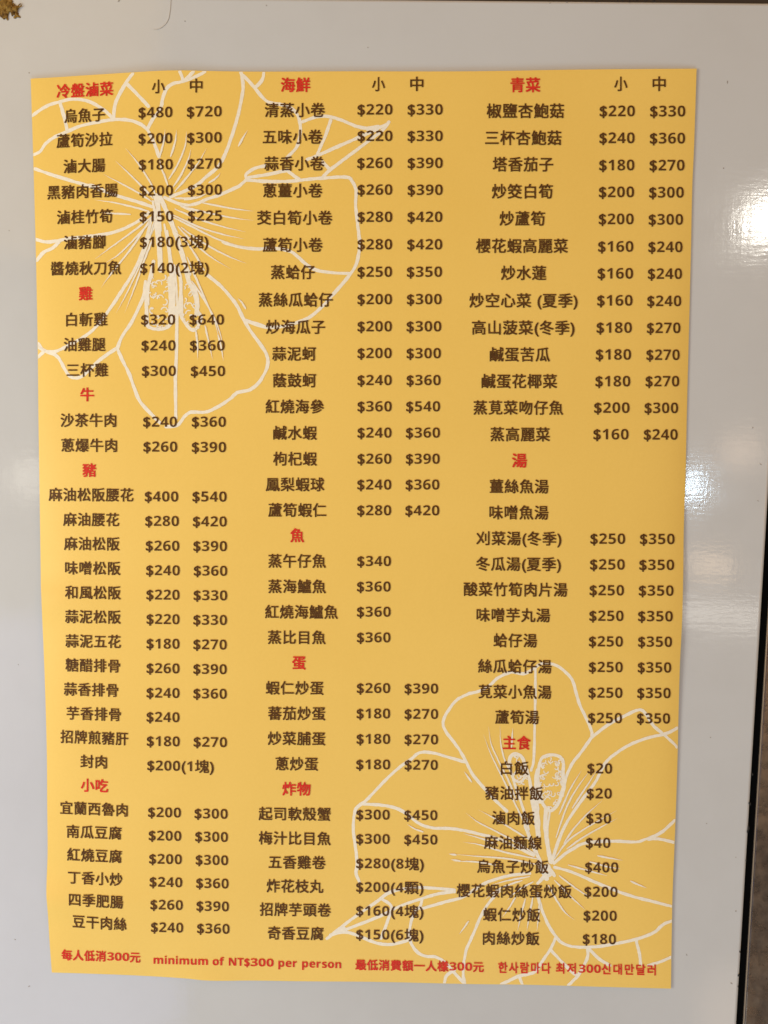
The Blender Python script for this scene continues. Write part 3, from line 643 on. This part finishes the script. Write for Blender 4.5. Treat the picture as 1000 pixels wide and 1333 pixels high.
# column, heading/dish, text, x left, x right, y, then prices (text, x left, x right, y)
ROWS = {
'l': [
 ('H', '冷盤滷菜', 74.1, 147, 117), ('D', '烏魚子', 84, 136.5, 150, ('$480', 180.6, 224.4, 146), ('$720', 243.6, 288.6, 145)),
 ('D', '蘆筍沙拉', 74, 146, 182.2, ('$200', 180.6, 224.4, 180), ('$300', 243.9, 288.6, 179)), ('D', '滷大腸', 83, 136.5, 215.7, ('$180', 181, 225, 214), ('$270', 244.5, 288.6, 213)),
 ('D', '黑豬肉香腸', 62, 153, 249, ('$200', 181.8, 225.3, 248), ('$300', 244.8, 288.9, 247)), ('D', '滷桂竹筍', 74.4, 146.4, 282, ('$150', 182, 225.6, 281.6), ('$225', 245, 289, 280.7)),
 ('D', '滷豬腳', 83.4, 137, 315.2, ('$180(3塊)', 182.4, 271, 314.8)), ('D', '醬燒秋刀魚', 66.6, 157.5, 349, ('$140(2塊)', 182.7, 271.5, 348.8)),
 ('H', '雞', 103, 120, 382), ('D', '白斬雞', 86.4, 139.5, 415.8, ('$320', 184, 228, 416), ('$640', 247, 291.6, 416)),
 ('D', '油雞腿', 83.4, 137, 448.4, ('$240', 184.5, 228.6, 449.7), ('$360', 247.5, 292.5, 449.7)), ('D', '三杯雞', 87, 140.4, 481.6, ('$300', 185, 229, 482.8), ('$450', 248.7, 293, 483)),
 ('H', '牛', 105, 122, 513.6), ('D', '沙茶牛肉', 79, 151, 547, ('$240', 186.6, 230.4, 549), ('$360', 250, 294, 549)), ('D', '蔥爆牛肉', 80, 152, 579.6, ('$260', 187, 230.7, 581.5), ('$390', 250, 294.3, 582)),
 ('H', '豬', 107.7, 124.8, 612), ('D', '麻油松阪腰花', 63.6, 173.4, 644, ('$400', 188.7, 232, 646.3), ('$540', 250.8, 295, 646.4)), ('D', '麻油腰花', 82.5, 154.8, 676.3, ('$280', 189.3, 232.8, 678.2), ('$420', 251.4, 295.2, 678.8)),
 ('D', '麻油松阪', 83.7, 155.4, 707.8, ('$260', 190, 233.4, 710.5), ('$390', 252, 295.5, 710.9)), ('D', '味噌松阪', 85, 156.6, 739.6, ('$240', 190.5, 234, 742.4), ('$360', 252.6, 295.8, 743)),
 ('D', '和風松阪', 85, 157, 771.4, ('$220', 190.8, 233.7, 774.2), ('$330', 252.3, 295.8, 775)), ('D', '蒜泥松阪', 85, 157, 803, ('$220', 191, 233.7, 806), ('$330', 252, 295.5, 807)),
 ('D', '蒜泥五花', 85.5, 157, 834.8, ('$180', 191, 233.7, 838), ('$270', 252, 295.2, 839)), ('D', '糖醋排骨', 85.5, 156, 866.3, ('$260', 191, 233.7, 870), ('$390', 252, 295.2, 871)),
 ('D', '蒜香排骨', 83.4, 153.6, 897.8, ('$240', 191, 233.7, 902), ('$360', 252, 295.2, 903)), ('D', '芋香排骨', 87, 157, 929.3, ('$240', 191, 233.7, 933.5)),
 ('D', '招牌煎豬肝', 79, 166.8, 960.3, ('$180', 191.4, 234, 965), ('$270', 252.3, 295.5, 966)), ('D', '封肉', 105, 139, 991.5, ('$200(1塊)', 192, 278, 997.3)),
 ('H', '小吃', 105.6, 140.4, 1022.6), ('D', '宜蘭西魯肉', 78.6, 166, 1053, ('$200', 193, 235.5, 1057.6), ('$300', 253.5, 296.4, 1059.3)), ('D', '南瓜豆腐', 87, 158, 1083.5, ('$200', 193.8, 236, 1088), ('$300', 254.4, 296.7, 1089.4)),
 ('D', '紅燒豆腐', 87.6, 158.4, 1113.8, ('$200', 194.4, 236.7, 1118.4), ('$300', 255, 297, 1119.7)), ('D', '丁香小炒', 88.8, 159, 1143.6, ('$240', 195, 237.3, 1148.4), ('$360', 255.6, 297.6, 1150)),
 ('D', '四季肥腸', 90, 160, 1172.8, ('$260', 196, 238, 1178), ('$390', 256, 298, 1179.8)), ('D', '豆干肉絲', 94.8, 164.4, 1201.4, ('$240', 196.8, 238.5, 1207.4), ('$360', 256.8, 298.8, 1209)),
],
'm': [
 ('H', '海鮮', 366, 403.6, 110.4), ('D', '清蒸小卷', 345, 422.8, 143.2, ('$220', 465.7, 511, 142.4), ('$330', 531, 576.4, 142.4)), ('D', '五味小卷', 342.4, 419.5, 178, ('$220', 465.7, 511, 176.8), ('$330', 531, 576.4, 176.8)),
 ('D', '蒜香小卷', 344.5, 422, 212.8, ('$260', 465.4, 510.8, 212), ('$390', 531, 576.4, 212)), ('D', '蔥薑小卷', 342.7, 419.5, 248, ('$260', 465.7, 510.8, 246.8), ('$390', 531, 576.4, 247)),
 ('D', '茭白筍小卷', 335, 432.4, 283.4, ('$280', 465.7, 510.8, 282.2), ('$420', 530.8, 576, 282.2)), ('D', '蘆筍小卷', 342.4, 419.8, 318.7, ('$280', 465.7, 510.6, 318), ('$420', 530.5, 575.8, 318)),
 ('D', '蒸蛤仔', 353, 409.6, 354.3, ('$250', 465.7, 510.4, 353.7), ('$350', 530, 575.5, 353.7)), ('D', '蒸絲瓜蛤仔', 337, 433, 390.2, ('$200', 465.7, 510.4, 389.4), ('$300', 530, 575, 389.4)),
 ('D', '炒海瓜子', 346.6, 423, 425.6, ('$200', 465.7, 510.2, 424.8), ('$300', 529.6, 574.6, 424.8)), ('D', '蒜泥蚵', 354.7, 411, 460.5, ('$200', 465.7, 510, 459.6), ('$300', 529.6, 574, 459.8)),
 ('D', '蔭鼓蚵', 355.6, 411.4, 495.2, ('$240', 465.7, 510, 494.8), ('$360', 529.6, 573.7, 494.8)), ('D', '紅燒海參', 346, 421.6, 529.2, ('$360', 465.7, 510, 529), ('$540', 529, 573, 529)),
 ('D', '鹹水蝦', 356, 412.3, 563.5, ('$240', 465.7, 509.8, 563.2), ('$360', 528.7, 572.8, 563.2)), ('D', '枸杞蝦', 356, 412.3, 597.2, ('$260', 465.7, 509.6, 597.2), ('$390', 528.7, 572.5, 597.2)),
 ('D', '鳳梨蝦球', 346.3, 422, 630.6, ('$240', 465.4, 509.5, 630.8), ('$360', 528.4, 572, 630.8)), ('D', '蘆筍蝦仁', 349.6, 424.6, 664, ('$280', 465.4, 509.3, 664.3), ('$420', 528, 572, 664.4)),
 ('H', '魚', 378.4, 395.5, 697), ('D', '蒸午仔魚', 349.6, 424, 730.3, ('$340', 465.4, 509, 730.4)), ('D', '蒸海鱸魚', 349.6, 424, 763.4, ('$360', 465, 508.6, 763.6)), ('D', '紅燒海鱸魚', 345.4, 439.6, 796.6, ('$360', 465, 508.6, 796.4)),
 ('D', '蒸比目魚', 349, 423.7, 829.7, ('$360', 465, 508.4, 829.8)), ('H', '蛋', 380.8, 397.6, 862.7), ('D', '蝦仁炒蛋', 346.3, 421, 895.6, ('$260', 464.8, 508, 895.8), ('$390', 527, 570.4, 896.4)),
 ('D', '蕃茄炒蛋', 349.3, 423.4, 928.7, ('$180', 464.5, 508, 928.9), ('$270', 527, 570.4, 929.5)), ('D', '炒菜脯蛋', 349, 423.4, 961.4, ('$180', 464.5, 508, 962), ('$270', 527, 570.4, 962.6)),
 ('D', '蔥炒蛋', 359, 413.8, 994.4, ('$180', 464, 508, 995.2), ('$270', 527, 570, 995.8)), ('H', '炸物', 368, 404, 1027), ('D', '起司軟殼蟹', 337, 430.3, 1059.6, ('$300', 464, 507.4, 1060.6), ('$450', 526.6, 569.5, 1061.2)),
 ('D', '梅汁比目魚', 337.3, 430.3, 1091.3, ('$300', 464, 507.4, 1092.2), ('$450', 526.6, 569.5, 1093)), ('D', '五香雞卷', 350, 423.7, 1122.6, ('$280(8塊)', 464, 551.5, 1124.4)), ('D', '炸花枝丸', 347.5, 420.7, 1153.6, ('$200(4顆)', 464, 551, 1155.3)),
 ('D', '招牌芋頭卷', 338.5, 430.6, 1184.3, ('$160(4塊)', 464, 551, 1186.2)), ('D', '奇香豆腐', 349, 421, 1215, ('$150(6塊)', 464, 551, 1217)),
],
'r': [
 ('H', '青菜', 665, 703, 110.4), ('D', '椒鹽杏鮑菇', 634, 734, 144.2, ('$220', 781, 826.6, 144.4), ('$330', 846.7, 892.3, 144.6)), ('D', '三杯杏鮑菇', 632, 730.6, 179.3, ('$240', 780.7, 826.3, 179.4), ('$360', 846.4, 892, 179.8)),
 ('D', '塔香茄子', 641.8, 720, 213.8, ('$180', 780.4, 826, 214.8), ('$270', 846, 891.3, 215)), ('D', '炒筊白筍', 640.8, 719.7, 249, ('$200', 780, 825.6, 249.8), ('$300', 845.4, 890.3, 250.3)),
 ('D', '炒蘆筍', 650.7, 709.5, 284.4, ('$200', 779.8, 825, 285), ('$300', 844.8, 889.3, 285.6)), ('D', '櫻花蝦高麗菜', 620, 739, 320, ('$160', 779, 824.6, 320.8), ('$240', 844.4, 888.7, 321.3)),
 ('D', '炒水蓮', 652.7, 711, 355.2, ('$160', 778.4, 824.3, 355.8), ('$240', 843.8, 888, 356.2)), ('D', '炒空心菜 (夏季)', 611.5, 751.7, 391.2, ('$160', 777.8, 823.6, 391), ('$240', 843, 887, 391.7)),
 ('D', '高山菠菜(冬季)', 614.8, 747.7, 426.5, ('$180', 777, 822.7, 426.4), ('$270', 842.5, 886, 426.8)), ('D', '鹹蛋苦瓜', 638, 715.7, 461.4, ('$180', 776, 821.7, 461.4), ('$270', 841.8, 885, 461.8)),
 ('D', '鹹蛋花椰菜', 627.3, 725, 496.2, ('$180', 775.5, 820.7, 496.2), ('$270', 840.8, 884.4, 496.2)), ('D', '蒸莧菜吻仔魚', 616.7, 733, 530.7, ('$200', 773.8, 819.7, 530.7), ('$300', 839.5, 883, 531)),
 ('D', '蒸高麗菜', 638.8, 715.7, 565.4, ('$160', 772.8, 818.4, 565.3), ('$240', 838.5, 882.4, 565.6)), ('H', '湯', 667, 685.7, 599.5), ('D', '薑絲魚湯', 638, 714, 633.2), ('D', '味噌魚湯', 637.5, 713.8, 667.2),
 ('D', '刈菜湯(冬季)', 620.4, 730.6, 701, ('$250', 768.9, 814, 701.3), ('$350', 833.5, 878.4, 701.6)), ('D', '冬瓜湯(夏季)', 620, 730, 734.3, ('$250', 768.5, 813.4, 734.8), ('$350', 832.6, 877.8, 735.3)),
 ('D', '酸菜竹筍肉片湯', 604, 738.5, 767.4, ('$250', 767.9, 812.4, 768.4), ('$350', 832, 877, 768.8)), ('D', '味噌芋丸湯', 620.7, 716, 800.8, ('$250', 767.5, 811.8, 801.7), ('$350', 831, 876, 802.2)),
 ('D', '蛤仔湯', 642.8, 699, 833.8, ('$250', 767, 811, 835), ('$350', 831, 875, 835.4)), ('D', '絲瓜蛤仔湯', 622.7, 718, 867.5, ('$250', 766.9, 810.8, 868.4), ('$350', 830.6, 874, 868.9)),
 ('D', '莧菜小魚湯', 623.3, 717.7, 900.7, ('$250', 766.5, 810.4, 901.8), ('$350', 830, 873.2, 902.2)), ('D', '蘆筍湯', 645, 701.5, 933.7, ('$250', 765.9, 809.8, 934.8), ('$350', 829.6, 872.4, 935.2)),
 ('H', '主食', 655, 690.6, 967), ('D', '白飯', 652.4, 688, 1000, ('$20', 765, 797, 1000.4)), ('D', '豬油拌飯', 632, 706.8, 1032.6, ('$20', 764, 796.6, 1033)), ('D', '滷肉飯', 641, 696, 1065, ('$30', 763.6, 795.6, 1065.4)),
 ('D', '麻油麵線', 630.6, 705, 1097, ('$40', 763, 794.6, 1097.2)), ('D', '烏魚子炒飯', 621.4, 713.8, 1128.3, ('$400', 762, 805, 1129.2)), ('D', '櫻花蝦肉絲蛋炒飯', 594.6, 744, 1160, ('$200', 761, 804, 1161)),
 ('D', '蝦仁炒飯', 629.3, 703, 1190.9, ('$200', 760, 803, 1192.2)), ('D', '肉絲炒飯', 629, 702, 1221.6, ('$180', 759, 802, 1222.6)),
]}
SIZES = [('小', 198, 214.5, 112.4, 'l'), ('中', 247.5, 263.4, 111.4, 'l'), ('小', 484.6, 501, 109.4, 'm'), ('中', 534.4, 551, 109.2, 'm'), ('小', 800, 816.7, 109, 'r'), ('中', 850, 866.5, 109, 'r')]
NOTES = [('每人低消300元', 80.4, 182.4, 1244.8, .035, 14.6, 1.22, 1.0), ('minimum of NT$300 per person', 200, 444, 1252.6, .024, 16.6, 1.0, .86),
         ('最低消費額一人樣300元', 463, 629.5, 1257.4, .018, 14.6, 1.22, 1.0), ('한사람마다', 649, 716.7, 1260, .012, 15.4, 1.0, 1.0), ('최저300신대만달러', 724, 853.5, 1261.6, .018, 15.0, 1.22, .98)]
chars = set('0123456789$()')
for rows in ROWS.values():
    for r_ in rows: chars |= set(r_[2 - 1])
for r_ in ROWS['l'] + ROWS['m'] + ROWS['r']:
    for p in r_[5:]: chars |= set(p[0])
for s in SIZES: chars |= set(s[0])
for s in NOTES: chars |= set(s[0])
glyph_meshes(chars)

for cname, rows in ROWS.items():
    sl_tab = {'l': SL_LEFT, 'm': SL_MID, 'r': SL_RIGHT}[cname]; sp_tab = {'l': SL_LP, 'm': SL_MID, 'r': SL_RIGHT}[cname]
    for r_ in rows:
        kind, text, xl, xr, y = r_[:5]
        V, F = lettering([(text, xl, xr, y, interp(sl_tab, y), interp(EM[cname], y), 1.0, 0.98)], 0.024 if kind == 'H' else 0.018)
        if kind == 'H':
            link('section_heading', V, F, M_RED, poster)
        else:
            d = link('dish_name', V, F, M_BROWN, poster)
            for (ptxt, pl, pr, py) in r_[5:]:
                V, F = lettering([(ptxt, pl, pr, py, interp(sp_tab, py), interp(EP[cname], py), 1.0, 1.0)], 0.017)
                q = link('price', V, F, M_BROWN); q.parent = d; q.matrix_parent_inverse = d.matrix_world.inverted()
                q.matrix_parent_inverse = Matrix.Identity(4)
for ch, xl, xr, y, c in SIZES:
    V, F = lettering([(ch, xl, xr, y, 0.0, interp(EM[c], y), 1.0, 1.0)], 0.016); link('size_heading', V, F, M_BROWN, poster)
for n_ in NOTES:
    V, F = lettering([n_], 0.026); link('spending_note', V, F, M_RED, poster)
bpy.context.view_layer.update()
